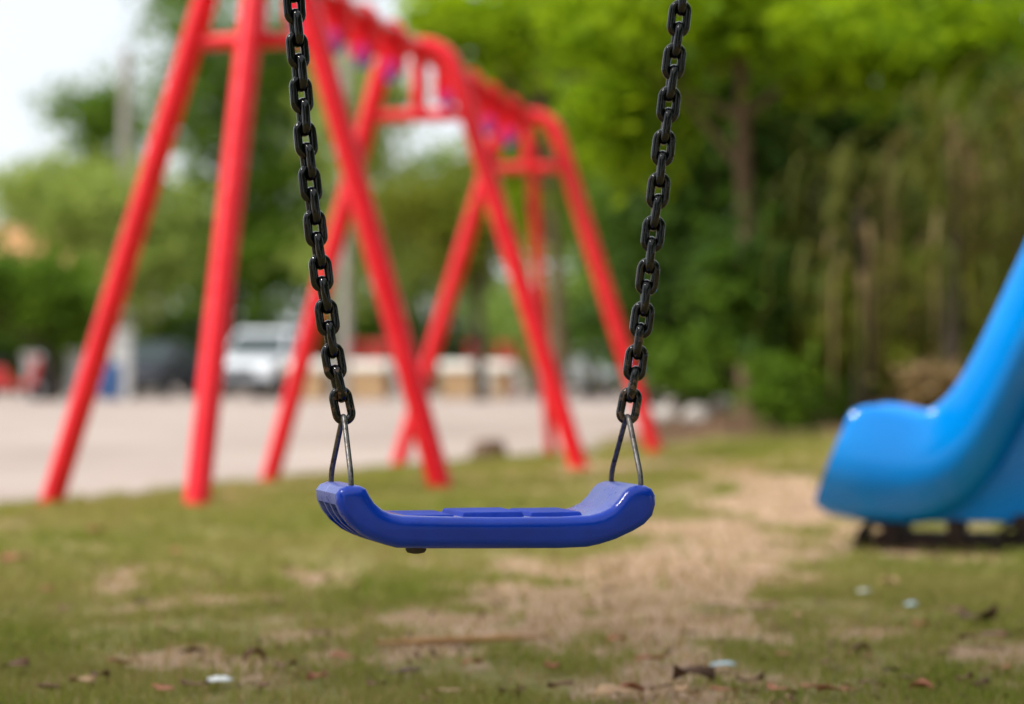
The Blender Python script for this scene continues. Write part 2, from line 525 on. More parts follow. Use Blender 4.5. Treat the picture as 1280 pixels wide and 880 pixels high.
def link(mb, c, T, W, t=.0056, r=.0098, a=.0100, n=14):
    pts = []
    for k in range(n):
        th = math.pi * k / (n - 1); pts.append(T * (a + r * math.sin(th)) + W * (r * math.cos(th)))
    for k in range(n):
        th = math.pi * k / (n - 1); pts.append(-T * (a + r * math.sin(th)) - W * (r * math.cos(th)))
    mb.tube([c + p for p in pts], t, 12, closed=True)


CH_L = [(430, 517), (424, 487), (417, 450), (408, 390), (391, 260), (377.5, 130), (367, 0), (357, -130), (348, -260), (328, -560), (300, -1000), (275, -1450)]
CH_R = [(784.5, 517), (790, 487), (795, 450), (804, 390), (820, 262), (836, 130), (852, 0), (867, -130), (881, -260), (914, -560), (962, -1000), (1010, -1450)]
for pix, z, tw0, tw1 in ((CH_L, 3.085, 18, 30), (CH_R, 3.185, -4, 6)):
    pts = [to_local(P(x, y, z)) for x, y in pix]
    path = catmull(pts, 30); L = [0]
    for a, b in zip(path, path[1:]): L.append(L[-1] + (b - a).length)
    mb = MB(); s, i = .0105, 0; pitch = .0286
    while s < L[-1] - .03:
        k = next(j for j in range(len(L)) if L[j] > s)
        u = (s - L[k - 1]) / (L[k] - L[k - 1]); c = path[k - 1].lerp(path[k], u); Tn = (path[k] - path[k - 1]).normalized()
        view = Vector((cc, -ss, 0))                               # the picture's horizontal in seat coordinates
        Wd = (view - Tn * view.dot(Tn)).normalized()
        ang = tw0 + (tw1 - tw0) * min(s / .55, 1) + (90 if i % 2 else 0) + random.uniform(-5, 5)
        Wd = Matrix.Rotation(R(ang), 3, Tn) @ Wd
        tilt = Matrix.Rotation(R(random.uniform(-2.5, 2.5)), 3, Wd)
        link(mb, c, tilt @ Tn, Wd)
        s += pitch; i += 1
    mb.build('chain', M_chain, swing, 179)

# ------------------------------------------------------------------ red swing frame behind
BD = Vector((1.31, 6.1, 0)).normalized(); BN = Vector((BD.y, -BD.x, 0))     # along the beam, across it
A1 = Vector((-1.19, 11.3, 0)); A3 = A1 + BD * 6.24; A2 = A1 + BD * 3.05
HT = 2.47
base = Vector((A1.x, A1.y, gzf(A1.x, A1.y)))
frame = thing('swing_set', 'tall red steel swing frame with three arched supports standing on the grass', 'swing set', base)
loc = lambda p: Vector(p) - base


def gp(p, sink=.08):
    return Vector((p.x, p.y, gzf(p.x, p.y) - sink))


def tz(c): return 2.53 if c is A1 else 2.50 if c is A2 else 2.42


tops = []
for c, hl, hr in ((A1, 1.06, .91), (A2, .95, .99), (A3, 1.0, .95)):
    h = tz(c)
    Lf, Rf = gp(c - BN * hl), gp(c + BN * hr)
    tl, tr = c - BN * .19 + Vector((0, 0, h)), c + BN * .17 + Vector((0, 0, h))
    MB().tube([loc(p) for p in fillet([Lf, tl, tr, Rf], .22, 10)], .057, 18).build('arched_leg', M_red, frame, 60)
    zb = h - .41 if c is not A3 else h - .37
    hb = .15 + (hl - .15) * (h - zb) / h
    MB().tube([loc(c - BN * hb + Vector((0, 0, zb))), loc(c + BN * hb + Vector((0, 0, zb)))], .038, 14).build('cross_brace', M_red, frame, 60)
    MB().tube([loc(c + Vector((0, 0, zb))), loc(c + Vector((0, 0, h)))], .045, 14).build('strut', M_red, frame, 60)
    tops.append(c + Vector((0, 0, h - .02)))
for c, sgn, px in ((A1, -1, None), (A3, 1, None)):
    f = gp(c + BD * sgn * .87)
    MB().tube([loc(c + Vector((0, 0, tz(c) - .03))), loc(f)], .058 if sgn < 0 else .042, 18).build('end_leg', M_red, frame, 60)
b0, b1 = tops[0] - BD * .06, tops[2] + BD * .06
MB().tube([loc(b0), loc(tops[1]), loc(b1)], .055, 18).build('top_beam', M_red, frame, 60)
for k, (ca, cb) in enumerate(((tops[0], tops[1]), (tops[1], tops[2]))):
    for s in (.22, .42, .60, .80):
        p = ca.lerp(cb, s)
        hg = MB().tube([loc(p - BD * .04 + Vector((0, 0, 0))), loc(p + BD * .05)], .078, 16)
        for e in (-1, 1):
            hg.box(loc(p + BD * e * .028 - Vector((0, 0, .11))), (.15, .014, .20), Matrix.Rotation(math.atan2(BN.y, BN.x), 3, 'Z'))
        ho = hg.build('hanger_bracket', M_red, frame, 50)
        q0 = p - Vector((0, 0, .19))
        MB().tube([loc(q0 - BD * .055), loc(q0 + BD * .055)], .046, 14).build('bushing', M_grip, ho, 50)
        MB().tube([loc(q0 + Vector((0, 0, .02))), loc(q0 - Vector((0, 0, .08)))], [.045, .038], 14).build('shackle', M_purple, ho, 50)

# ------------------------------------------------------------------ slide
SZ, SA = 7.55, R(14)
SW = Vector((math.sin(SA), math.cos(SA), 0))


def SP(x, y):
    """point of the slide's near side: its upper end is turned a little towards the camera"""
    k = math.tan(SA); x0 = (1028 - CX) / F * SZ; a = (x - CX) / F
    return P(x, y, (SZ + x0 * k) / (1 + a * k))


slide = thing('slide', 'glossy blue plastic slide curving down to its upturned lip above the grass', 'slide', P(1100, 690, SZ))
so = P(1100, 690, SZ); so.z = gzf(so.x, so.y); slide.location = so
ST = [((1062, 518), (1013, 634)), ((1064, 515), (1014, 637)), ((1078, 507), (1030, 649)), ((1100, 507), (1064, 654)), ((1127, 513), (1102, 659)), ((1151, 519), (1148, 660)), ((1174, 508), (1196, 646)), ((1200, 478), (1238, 606)),
      ((1229, 422), (1275, 535)), ((1259, 357), (1313, 458)), ((1290, 290), (1350, 382)), ((1352, 155), (1416, 240)), ((1440, -35), (1504, 50)), ((1475, -90), (1520, 10)), ((1540, -110), (1545, -5)), ((1640, -112), (1640, -6))]
SEC = [(.035, .0), (.0, -.012), (-.016, .02), (-.026, .12), (-.050, .40), (-.046, .66), (.02, .93), (.11, 1.0), (.27, 1.02), (.43, 1.0), (.49, .93), (.535, .70), (.558, .40), (.566, .10), (.562, .02), (.54, -.012), (.505, .0), (.495, .10), (.485, .35), (.45, .60), (.39, .70), (.27, .73), (.15, .70), (.09, .60), (.055, .35), (.045, .10)]
verts, faces = [], []
m = len(SEC)
for (tp, bp) in ST:
    a, b = SP(*tp), SP(*bp)
    for w, s in SEC:
        p = a.lerp(b, s); verts.append(p + SW * w - so)
for i in range(len(ST) - 1):
    for k in range(m): faces.append((i * m + k, i * m + (k + 1) % m, (i + 1) * m + (k + 1) % m, (i + 1) * m + k))
faces += [tuple(range(m)), tuple((len(ST) - 1) * m + k for k in range(m))][:0]
for e in (0, len(ST) - 1):
    for k in range(1, m // 2 - 0):
        pass
half = m // 2
for e in (0, len(ST) - 1):                                   # end walls: strips between the outer and inner skin
    pair = [(i, (m - i) % m) for i in range(0)]
    o_ = [e * m + i for i in range(1, 16)]; i_ = [e * m + j for j in [0] + list(range(25, 16 - 1, -1))]
    for k in range(len(o_) - 1):
        a0, a1 = o_[k], o_[k + 1]
        b0_, b1_ = i_[min(int(k * (len(i_) - 1) / (len(o_) - 1)), len(i_) - 1)], i_[min(int((k + 1) * (len(i_) - 1) / (len(o_) - 1)), len(i_) - 1)]
        faces.append((a0, a1, b1_) if b0_ == b1_ else (a0, a1, b1_, b0_))
mb = MB().add(verts, faces)
ch = mb.build('chute', M_slide, slide, 60)
cr = ch.data.attributes.new('crease_edge', 'FLOAT', 'EDGE')
for e in ch.data.edges:
    i, j = e.vertices
    if i < m and j < m and not (i in (0, 25) or j in (0, 25)): cr.data[e.index].value = .65
sd = ch.modifiers.new('sub', 'SUBSURF'); sd.levels = sd.render_levels = 2
sk = []
for w in (.10, .44):
    for x, y in ((1150, 655), (1205, 628), (1246, 585), (1290, 505), (1345, 395), (1420, 240), (1500, 70), (1500, 660), (1400, 657), (1280, 656)):
        sk.append(SP(x, y) + SW * w - so)
k = 10
MB().add(sk, [tuple(range(k)), tuple(range(k, 2 * k))[::-1]] + [(i, (i + 1) % k, k + (i + 1) % k, k + i) for i in range(k)]).build('support_skirt', M_slide, slide, 40, .012, 3)
for xa, xb in ((1062, 1118), (1238, 1300)):  # hoop legs, widened into solid bands to darken the ground beneath
    band = []
    for w in (.07, .47):
        for th_ in (0, .018):
            for j in range(13):
                th = math.pi * j / 12; xx = (xa + xb) / 2 - math.cos(th) * ((xb - xa) / 2 - th_ * 400)
                p = SP(xx, 690) + SW * w; p.z = -.03 + (.128 - th_) * math.sin(th) ** .7
                band.append(p - so)
    q = lambda a, b, c, d: [(a * 13 + j, a * 13 + j + 1, b * 13 + j + 1, b * 13 + j) for j in range(12)]
    MB().add(band, q(0, 1, 0, 0) + q(1, 3, 0, 0) + q(3, 2, 0, 0) + q(2, 0, 0, 0)).build('hoop_leg', M_leg, slide, 60)
mb = MB()  # dark boxes added in place of the shade under the slide
for x0, x1, za, zb_ in ((1085, 1330, .015, .045), (1105, 1125, .03, .10), (1180, 1200, .03, .10), (1265, 1290, .03, .12)):
    p, q_ = SP(x0, 690), SP(x1, 690)
    c_ = (p + q_) / 2 + SW * .27; c_.z = (za + zb_) / 2
    mb.box(c_ - so, ((q_ - p).length, .36, zb_ - za), Matrix.Rotation(-SA, 3, 'Z'))
mb.build('under_slide_shade', M_leg, slide, 30)
for w in (.0, .54):
    p = SP(1620, 690) + SW * w
    MB().tube([Vector((p.x, p.y, -.1)) - so, Vector((p.x, p.y, 2.6)) - so], .03, 12).build('ladder_post', M_red, slide, 60)


# ------------------------------------------------------------------ trees
def leaf_quads(C, size, up=.35, droop=0.0):
    n = len(C)
    d = rng.normal(size=(n, 3)); d[:, 2] = d[:, 2] * .7 - droop; d /= np.linalg.norm(d, axis=1)[:, None]
    nr = rng.normal(size=(n, 3)); nr[:, 2] += up * 2
    s = np.cross(d, nr); s /= np.linalg.norm(s, axis=1)[:, None] + 1e-9
    L = size * (.6 + .8 * rng.random(n))[:, None]
    nn = np.cross(s, d)
    V = np.stack([C - d * L * .5, C + s * L * .24 - d * L * .05 + nn * L * .06, C + d * L * .5 - nn * L * .08, C - s * L * .24 - d * L * .05 + nn * L * .06], 1).reshape(-1, 3)
    return V, np.arange(n * 4).reshape(n, 4)


def crown_pts(ells, n, clump, per):
    """leaf centres gathered in clumps inside ellipsoids ((x,y,z),(rx,ry,rz))"""
    out, cl = [], []
    tot = sum(e[1][0] * e[1][1] * e[1][2] for e in ells)
    for c, r in ells:
        k = max(6, int(n / per * (r[0] * r[1] * r[2]) / tot))
        v = rng.normal(size=(k, 3)); v /= np.linalg.norm(v, axis=1)[:, None]
        rad = (rng.random(k) ** .45) * (.78 + .4 * rng.random(k))
        cc_ = np.array(c) + v * rad[:, None] * np.array(r); cl.append(cc_)
        m = rng.integers(int(per * .4), int(per * 1.7), k)
        sc_ = clump * (.5 + .9 * rng.random(k))
        idx = np.repeat(np.arange(k), m)
        out.append(cc_[idx] + rng.normal(size=(len(idx), 3)) * sc_[idx][:, None] * np.array([1, 1, .62]))
    return np.concatenate(out), np.concatenate(cl)


def tree(name, label, base_px, d, ells_px, n, leaf, lm, bm_, tr=.15, clump=.35, per=40, group=None, limbs=9, lean=0, trunk=True, cat='tree', droop=.1, kind_parts=('trunk', 'crown')):
    """ells_px: (cx, cy, rx, ry, depth m, extra distance m) as seen in the photo at distance d"""
    X = (base_px - CX) / F * d; g = gzf(X, d)
    root = thing(name, label, cat, (X, d, g), 0, group)
    B = Vector((X, d, g)); ells = []
    for cx, cy, rx, ry, dp, dd in ells_px:
        c = P(cx, cy, d + dd); k = (d + dd) / F
        ells.append((tuple(c - B), (rx * k, dp, ry * k)))
    C, cl = crown_pts(ells, n, clump, per)
    C = C[C[:, 2] > .03]
    V, Q = leaf_quads(C, leaf, droop=droop)
    tb = MB()
    cen = Vector(ells[0][0])
    top = Vector((cen.x * .6 + lean, cen.y * .5, max(cen.z - ells[0][1][2] * .3, .3)))
    if trunk:
        pts = catmull([Vector((0, 0, -.1)), Vector((top.x * .15 + random.uniform(-.3, .3) * tr, random.uniform(-.3, .3) * tr, top.z * .35)), Vector((top.x * .55 + random.uniform(-.6, .6) * tr, top.y * .4, top.z * .7)), top], 5)
        tb.tube(pts, [tr * (1.35 if i == 0 else 1.08 - .62 * i / len(pts)) for i in range(len(pts))], 10)
    else:
        pts = [Vector((0, 0, -.05)), Vector((0, 0, top.z * .5)), top]
        tb.tube(pts, [tr, tr * .8, tr * .5], 8)
    for j in range(min(limbs, len(cl))):
        tgt = Vector(cl[rng.integers(len(cl))]); s = random.uniform(.55, 1)
        st = pts[int((len(pts) - 1) * s)]
        md = st.lerp(tgt, .5) + Vector((random.uniform(-.2, .2), random.uniform(-.2, .2), random.uniform(.0, .3))) * (tgt - st).length * .3
        tb.tube(catmull([st, md, tgt], 4), [tr * .42 * (1 - .75 * i / 8) for i in range(9)], 7)
    tb.build(kind_parts[0], bm_, root, 60)
    obj(kind_parts[1], npmesh(V, Q), lm, root)
    return root


G_dark = leaf_mat('leaf_dark', [(.02, .046, .007), (.038, .085, .012), (.068, .13, .018)], .38)  # deepened in colour so gaps in the foliage read as shade
G_mid = leaf_mat('leaf_mid', [(.05, .12, .010), (.09, .18, .014), (.15, .25, .024)], .42)
G_yel = leaf_mat('leaf_yellowish', [(.16, .25, .04), (.25, .34, .065), (.36, .43, .12)], .45)
G_bright = leaf_mat('leaf_bright', [(.06, .14, .003), (.14, .26, .005), (.33, .46, .014)], .55)  # lit foliage brightened in the colour itself, against the dark leaves
G_olive = leaf_mat('leaf_olive', [(.075, .115, .008), (.13, .17, .014), (.22, .24, .03)], .4)
G_fresh = leaf_mat('leaf_fresh', [(.10, .18, .028), (.17, .27, .05), (.25, .35, .09)], .45)
G_palm = leaf_mat('leaf_palm', [(.05, .075, .010), (.085, .11, .016), (.15, .15, .035)], .35)
G_dry = leaf_mat('leaf_dry', [(.26, .18, .085), (.40, .29, .15), (.17, .105, .05)], .3)
M_bark = mottled('bark_brown', (.085, .05, .026), (.20, .125, .07), .9, 5, .8, 20, .03)
M_barkd = mottled('bark_dark', (.035, .026, .018), (.09, .065, .045), .9, 5, .8, 20, .03)
M_barkp = mottled('bark_pale', (.25, .21, .16), (.38, .33, .27), .9, 3, .6, 15, .03)

# far left
tree('tree', 'dark airy tree rising against the pale sky beyond the utility pole', 112, 95, [(110, 140, 40, 40, 1.6, 0), (150, 160, 40, 70, 2, 1), (70, 130, 26, 30, 1, 0), (120, 230, 50, 60, 1.5, 0)], 3800, .34, G_mid, M_barkd, .28, .55, 34)
tree('tree', 'broad yellowish green tree in front of the orange roofed house', 150, 64, [(130, 275, 100, 75, 2.2, 0), (60, 240, 80, 45, 2, 1), (170, 340, 50, 60, 1.6, -1), (205, 290, 30, 70, 1.4, 0)], 9000, .26, G_yel, M_barkp, .2, .45, 40)
tree('tree', 'low dark green tree with a thick trunk at the edge of the sandy lot', 63, 54, [(35, 370, 85, 55, 1.8, 0), (95, 395, 40, 42, 1.2, 0), (-40, 350, 60, 70, 1.5, 0)], 5200, .3, G_mid, M_barkd, .28, .26, 24)
tree('tree', 'tall dense dark green tree behind the near end of the red frame', 285, 72, [(285, 110, 95, 150, 2.6, 0), (240, 290, 50, 110, 2, 1), (340, 300, 70, 110, 2, 0), (380, 120, 60, 130, 2, 2), (215, 20, 30, 60, 1.2, 0)], 17000, .27, G_mid, M_barkd, .3, .5, 42)
tree('tree', 'blackish green tree massed behind the white pickup', 325, 84, [(310, 300, 100, 110, 2.0, 0), (400, 250, 70, 170, 2, 0), (250, 360, 60, 60, 1.5, 0)], 9000, .32, G_dark, M_barkd, .3, .55, 40)
# middle
tree('tree', 'slim grey trunked light green tree seen between the red legs', 432, 66, [(450, 150, 70, 110, 2, 0), (430, 330, 45, 70, 1.5, 0), (490, 300, 50, 80, 1.5, 1)], 6500, .26, G_yel, M_barkp, .16, .45, 40)
tree('tree', 'mid green tree behind the middle support of the red frame', 520, 76, [(520, 330, 80, 70, 2, 0), (560, 250, 70, 60, 2, 2), (460, 390, 60, 40, 1.5, 0), (620, 380, 60, 50, 1.5, -2)], 8500, .28, G_fresh, M_barkd, .2, .5, 40)
tree('tree', 'dark spreading tree under bright gaps of sky in the middle', 600, 52, [(590, 290, 60, 60, 1.6, 0), (640, 230, 60, 70, 1.6, 0), (505, 260, 45, 45, 1.2, 0)], 6000, .24, G_olive, M_barkd, .14, .36, 40)
tree('tree', 'bright yellow green tree whose crown hangs over the far end of the frame', 700, 38, [(640, 30, 130, 60, 1.7, 0), (720, 130, 110, 110, 1.7, 1), (640, 110, 60, 60, 1.2, 2), (560, 20, 80, 30, 1.3, 0), (690, 260, 50, 80, 1.2, 1)], 7500, .27, G_bright, M_bark, .12, .28, 24)
tree('tree', 'blue green tree behind the far legs of the red frame', 745, 58, [(720, 390, 75, 60, 2, 0), (660, 400, 50, 50, 2, 3), (770, 330, 60, 80, 1.8, 0)], 6500, .24, G_fresh, M_barkd, .14, .4, 40)
# right thicket
tree('tree', 'leafy tree with a straight brown trunk beside the hanging dry palm', 935, 21.5, [(900, 10, 150, 85, .9, 0), (1060, 55, 120, 75, .8, -.6), (780, 120, 90, 110, .8, .8), (1180, 40, 100, 90, .9, -.4), (760, 20, 80, 60, .9, 1)], 8000, .17, G_bright, M_bark, .095, .15, 24, lean=.1, limbs=4)
tree('tree', 'dark tree deep in the thicket left of the brown trunk', 893, 25, [(850, 250, 90, 150, 1.0, 0), (930, 120, 110, 130, 1, .6), (800, 380, 50, 90, .8, 0), (925, 340, 55, 120, .5, -4.2)], 9000, .17, G_dark, M_barkd, .11, .2, 26)
tree('tree', 'shadowy dark green tree filling the thicket behind the palms', 1120, 27, [(1060, 210, 170, 190, 1.2, 0), (1230, 180, 110, 200, 1.1, 0), (1000, 400, 120, 110, .9, 0), (1200, 420, 130, 110, .9, 0)], 14000, .19, G_dark, M_barkd, .12, .24, 30)
tree('tree', 'olive green tree behind the thicket above the slide', 1250, 31, [(1180, 60, 150, 150, 1.2, 0), (1300, 250, 100, 260, 1.2, 0), (980, 30, 160, 120, 1.2, 0), (820, 60, 120, 150, 1.2, 0)], 12000, .22, G_mid, M_barkd, .14, .26, 28)
tree('tree', 'green tree at the left border of the thicket near the sandy lot', 815, 30, [(830, 420, 60, 70, 1, 0), (860, 330, 70, 100, 1.1, 0), (770, 250, 50, 120, 1.1, 1)], 12000, .11, G_mid, M_barkd, .1, .2, 42)
for px, d, cy, rx, ry, lm, lab in ((975, 19.4, 488, 42, 46, G_mid, 'small fresh green bush at the foot of the brown trunk'),
                                   (915, 20.6, 400, 46, 95, G_mid, 'loose upright bush growing up against the brown trunk'), (860, 22.5, 455, 48, 40, G_mid, 'low green bush above the pale stones'),
                                   (1040, 21.0, 500, 50, 34, G_mid, 'dark low bush on the soil bank left of the slide'),
                                   (1165, 18.6, 482, 30, 24, G_dry, 'brown withered bush behind the curve of the slide'),
                                   (1250, 19.6, 470, 70, 60, G_olive, 'olive bush behind the upper slope of the slide')):
    tree('bush', lab, px, d, [(px, cy, rx, ry, rx / F * d * .9, 0)], 620, .10, lm, M_barkd, .015, .10, 14, None, 8, 0, False, 'bush', kind_parts=('stem', 'foliage'))


HG = 'hedge bushes along the far side of the lot'
for px, d, top, lm, lab in ((20, 72, 395, G_dark, 'dark hedge bush behind the red scooter'), (110, 74, 400, G_mid, 'hedge bush between the whitewashed posts'), (230, 76, 385, G_dark, 'dark hedge bush left of the pickup'),
                            (330, 78, 380, G_dark, 'dark hedge bush straight behind the pickup'), (425, 74, 395, G_mid, 'hedge bush behind the thin pale pole'), (510, 75, 390, G_fresh, 'fresh green hedge bush behind the near right red leg'),
                            (590, 76, 385, G_fresh, 'fresh green hedge bush behind the centre draped tables'), (670, 74, 390, G_fresh, 'hedge bush behind the far end leg of the red frame'), (750, 72, 380, G_mid, 'hedge bush behind the grey car'), (810, 68, 390, G_mid, 'hedge bush over the pale stone on the bank')):
    tree('bush', lab, px, d, [(px, (top + 490) / 2, 62, (490 - top) / 2, 1.2, 0)], 2600, .3, lm, M_barkd, .06, .32, 34, HG, 6, 0, False, 'bush', kind_parts=('stem', 'foliage'))
for px, d, cy, rx, ry, lm, lab in ((900, 25.5, 440, 60, 90, G_dark, 'tall dark bush between the two trunks of the thicket'), (1000, 26, 400, 70, 130, G_dark, 'tall dark bush right of the brown trunk'), (1090, 25, 420, 70, 120, G_olive, 'olive bush behind the hanging dry straps'),
                                   (1180, 26, 380, 80, 160, G_dark, 'tall dark bush in the shade behind the slide'), (1280, 25, 360, 80, 180, G_olive, 'tall olive bush at the right border'), (960, 29, 330, 90, 150, G_mid, 'green bush high behind the brown trunk')):
    tree('bush', lab, px, d, [(px, cy, rx, ry, .9, 0)], 7000, .15, lm, M_barkd, .03, .18, 34, None, 8, 0, False, 'bush', kind_parts=('stem', 'foliage'))
# unseen tree added at the left to shade the foreground
g = gzf(-5.2, 3.0); root = thing('tree', 'added unseen tree shading the playground from the left, out of frame', 'tree', (-5.2, 3.0, g))
C, cl = crown_pts([((.2, .3, 7.0), (2.6, 2.9, 1.7))], 1300, .45, 22)
V, Q = leaf_quads(C, .30)
MB().tube([(0, 0, -.1), (.1, 0, 2), (0, .1, 4.5), (.1, 0, 6.8)], [.24, .2, .15, .08], 10).build('trunk', M_bark, root, 60)
obj('crown', npmesh(V, Q), G_mid, root)
# unseen trees added behind and beside the camera to darken light and reflections
for x, y, lab in ((-12, -15, 'added unseen shade tree behind the camera to the left'), (2.2, -14, 'added unseen shade tree straight behind the camera'), (9, -12, 'added unseen shade tree behind the camera to the right'), (8.5, -3, 'added unseen shade tree beside the camera on the right'), (8, 4, 'added unseen shade tree right of the slide, out of frame'), (9, 12, 'added unseen shade tree beyond the slide, out of frame'), (-10, -6, 'added unseen shade tree behind the camera, far left')):
    g = gzf(x, y); root = thing('tree', lab, 'tree', (x, y, g))
    C, cl = crown_pts([((0, 0, 6.0), (4.2, 3.6, 3.4)), ((0, 0, 2.6), (3.6, 2.8, 2.0))], 7000, .7, 40)
    V, Q = leaf_quads(C[C[:, 2] > .1], .42)
    MB().tube([(0, 0, -.1), (.1, 0, 2), (0, .1, 4.5), (0, 0, 6.5)], [.3, .25, .2, .1], 10).build('trunk', M_bark, root, 60)
    obj('crown', npmesh(V, Q), G_mid, root)


def strap(mb, a, dirn, L, w, droop):
    side = Vector((-dirn.y, dirn.x, 0)).normalized(); p = a.copy(); v = []
    k = 9
    for j in range(k + 1):
        t = j / k; ww = w * (1 - t) ** .6 * (.55 + .45 * min(1, t * 6))
        v += [p - side * ww + Vector((0, 0, ww * .4)), p + side * ww + Vector((0, 0, ww * .4))]
        dv = Vector((dirn.x * max(.06, 1 - t * droop), dirn.y * max(.06, 1 - t * droop), .75 - droop * t * 1.6)).normalized()
        p = p + dv * L / k
    mb.add(v, [(2 * j, 2 * j + 1, 2 * j + 3, 2 * j + 2) for j in range(k)])


def palm(label, px, d, hy, n_green, n_dry, L):
    X = (px - CX) / F * d; g = gzf(X, d); root = thing('palm', label, 'palm', (X, d, g))
    head = P(px, hy, d) - Vector((X, d, g)); tb, gb, db = MB(), MB(), MB()
    tb.tube(catmull([(0, 0, -.1), (.05, 0, head.z * .5), head], 4), [.09 - .004 * i for i in range(9)], 10).build('trunk', M_barkd, root, 60)
    for j in range(n_green):
        a = random.random() * 6.283; st = head + Vector((random.uniform(-.25, .25), random.uniform(-.2, .2), random.uniform(-1.3, .35)))
        strap(gb, st, Vector((math.cos(a), math.sin(a), 0)), L * random.uniform(.4, 1.1), random.uniform(.018, .036), random.uniform(.55, 1.9))
    for j in range(n_dry):
        a = random.random() * 6.283; st = head + Vector((0, 0, random.uniform(-.9, .1)))
        strap(db, st, Vector((math.cos(a), math.sin(a), 0)) * .8, L * random.uniform(.6, 1.1), random.uniform(.014, .03), random.uniform(2.2, 3.4))
    gb.build('green_fronds', G_palm, root, 179); db.build('dry_fronds', G_dry, root, 179)


palm('palm with drooping olive fronds right of the brown trunk', 1075, 20.6, 250, 80, 12, 1.8)
palm('palm with many pale dry straps hanging behind the slide top', 1185, 19.2, 190, 70, 17, 2.0)
palm('dark palm at the right border behind the slide slope', 1290, 20.0, 150, 80, 14, 2.1)

# ------------------------------------------------------------------ stones, bank litter
M_stone = mottled('pale_stone', (.40, .36, .33), (.58, .53, .49), .9, 8, .6, 30, .02)
M_stoneb = mottled('brown_stone', (.10, .065, .04), (.2, .13, .085), .9, 8, .6, 30, .02)


def stone(label, px, py, d, r, m=M_stone):
    c = P(px, py, d); bm = bmesh.new(); bmesh.ops.create_icosphere(bm, subdivisions=3, radius=1)
    sd_ = random.random() * 9
    for v in bm.verts:
        k = 1 + .35 * (vnoise(np.array(v.co.x * 1.3 + sd_), np.array(v.co.y * 1.3 + v.co.z * 1.1 + sd_)) - .5) * 2
        v.co = Vector((v.co.x * r * k, v.co.y * r * .8 * k, v.co.z * r * .75 * k))
    me = bpy.data.meshes.new('m'); bm.to_mesh(me); bm.free()
    o = obj('stone', me, m, None, 60); o.location = (c.x, c.y, gzf(c.x, c.y) + r * .42)
    tag(o, label, 'stone')


stone('pale rounded stone on the soil bank beside the red far leg', 818, 505, 24, .19)
stone('pale stone in the middle of the three on the soil bank', 872, 500, 22.0, .125)
stone('pink grey stone below the green bush, nearest the brown trunk', 901, 492, 22.6, .11)
stone('brown lump of stone lying on the grass edge before the lot', 610, 556, 18.6, .13, M_stoneb)

# ------------------------------------------------------------------ fallen leaves and scraps
LEAFM = [mottled('dry_leaf_brown', (.10, .045, .022), (.22, .11, .055), .75, 40, .4, 120, .002),
         mottled('dry_leaf_red', (.26, .085, .04), (.42, .17, .09), .75, 40, .4, 120, .002),
         mottled('dry_leaf_dark', (.055, .028, .017), (.14, .07, .042), .8, 40, .4, 120, .002),
         mottled('dry_leaf_tan', (.36, .20, .10), (.52, .33, .19), .75, 40, .4, 120, .002)]


def fallen(label, px, py, w_px, mi, lift=.35, group=None, asp=.5):
    d = CH * F / (py - HY); X = (px - CX) / F * d
    L = 1.0 * w_px / F * d; n_, k_ = 9, 5; v, f = [], []
    curl = random.uniform(.45, .95) * (lift + .15)
    cv, tw, ca, wv, ph = random.uniform(-.8, 1.0), random.uniform(-1, 1), random.uniform(-1.0, 1.2), random.uniform(.0, .12), random.random() * 6
    for i in range(n_):
        t = i / (n_ - 1) - .5; hw = asp * L * .5 * math.cos(t * math.pi) ** .8 + .001
        for j in range(k_):
            s = j / (k_ - 1) - .5
            bend = cv * t * t * 1.1 + tw * t * s * 1.6 + ca * abs(s) * 1.1 * (hw / (asp * L)) + wv * math.sin(t * 7 + ph)
            v.append((t * L, s * 2 * hw * (1 - .3 * curl), L * curl * bend + random.uniform(-.012, .012) * L))
    for i in range(n_ - 1):
        for j in range(k_ - 1): f.append((i * k_ + j, i * k_ + j + 1, (i + 1) * k_ + j + 1, (i + 1) * k_ + j))
    o = obj('fallen_leaf', pydata(v, f), LEAFM[mi], None, 179)
    so_ = o.modifiers.new('solid', 'SOLIDIFY'); so_.thickness = .0012
    o.rotation_euler = (random.uniform(-.3, .3), random.uniform(-.14, .14), random.uniform(-.9, .9))
    mz_ = min((o.rotation_euler.to_matrix() @ Vector(q_)).z for q_ in v)
    o.location = (X, d, gzf(X, d) + .013 - mz_)
    return tag(o, label, 'leaf', group)


fallen('reddish curled leaf in the grass at the far left', 18, 706, 34, 1, .5)
fallen('dark brown leaf lying just left of the white scrap', 244, 867, 40, 0)
fallen('dark red brown leaf behind and right of the white scrap', 357, 840, 40, 0)
fallen('black flat leaf in the grass below the left end of the swing', 505, 851, 44, 2, .15)
fallen('orange brown curled leaf left of the blue scrap', 815, 833, 42, 1, .7)
fallen('large dark curled leaf with a red tip below the blue scrap', 868, 861, 56, 2, .9)
fallen('red brown folded leaf right beside the large dark curled leaf', 938, 860, 44, 0, .5)
fallen('broad reddish leaf at the bottom edge under the swing', 975, 874, 40, 1, .4)
fallen('tan leaf flat at the bottom edge left of the curled ones', 770, 876, 70, 3, .2)
fallen('long dark leaf on the bare path below the swing seat', 898, 770, 48, 2, .6)
fallen('brown leaf right next to the long dark one on the bare path', 952, 768, 46, 0, .6)
fallen('very dark crumpled leaf in the corner below the slide', 1226, 868, 28, 2, 1.0)
fallen('brown wide leaf on the grass below the slide', 1142, 857, 42, 0, .3)
fallen('dark brown leaf pile piece nearest under the slide shade', 1222, 782, 52, 2, .7)
fallen('long brown leaf under the dark one near the slide', 1228, 811, 64, 0, .3)
fallen('pale pinkish leaf beside the white crumb before the slide', 1110, 737, 26, 3, .5)
G = 'small dry leaves scattered over the grass'
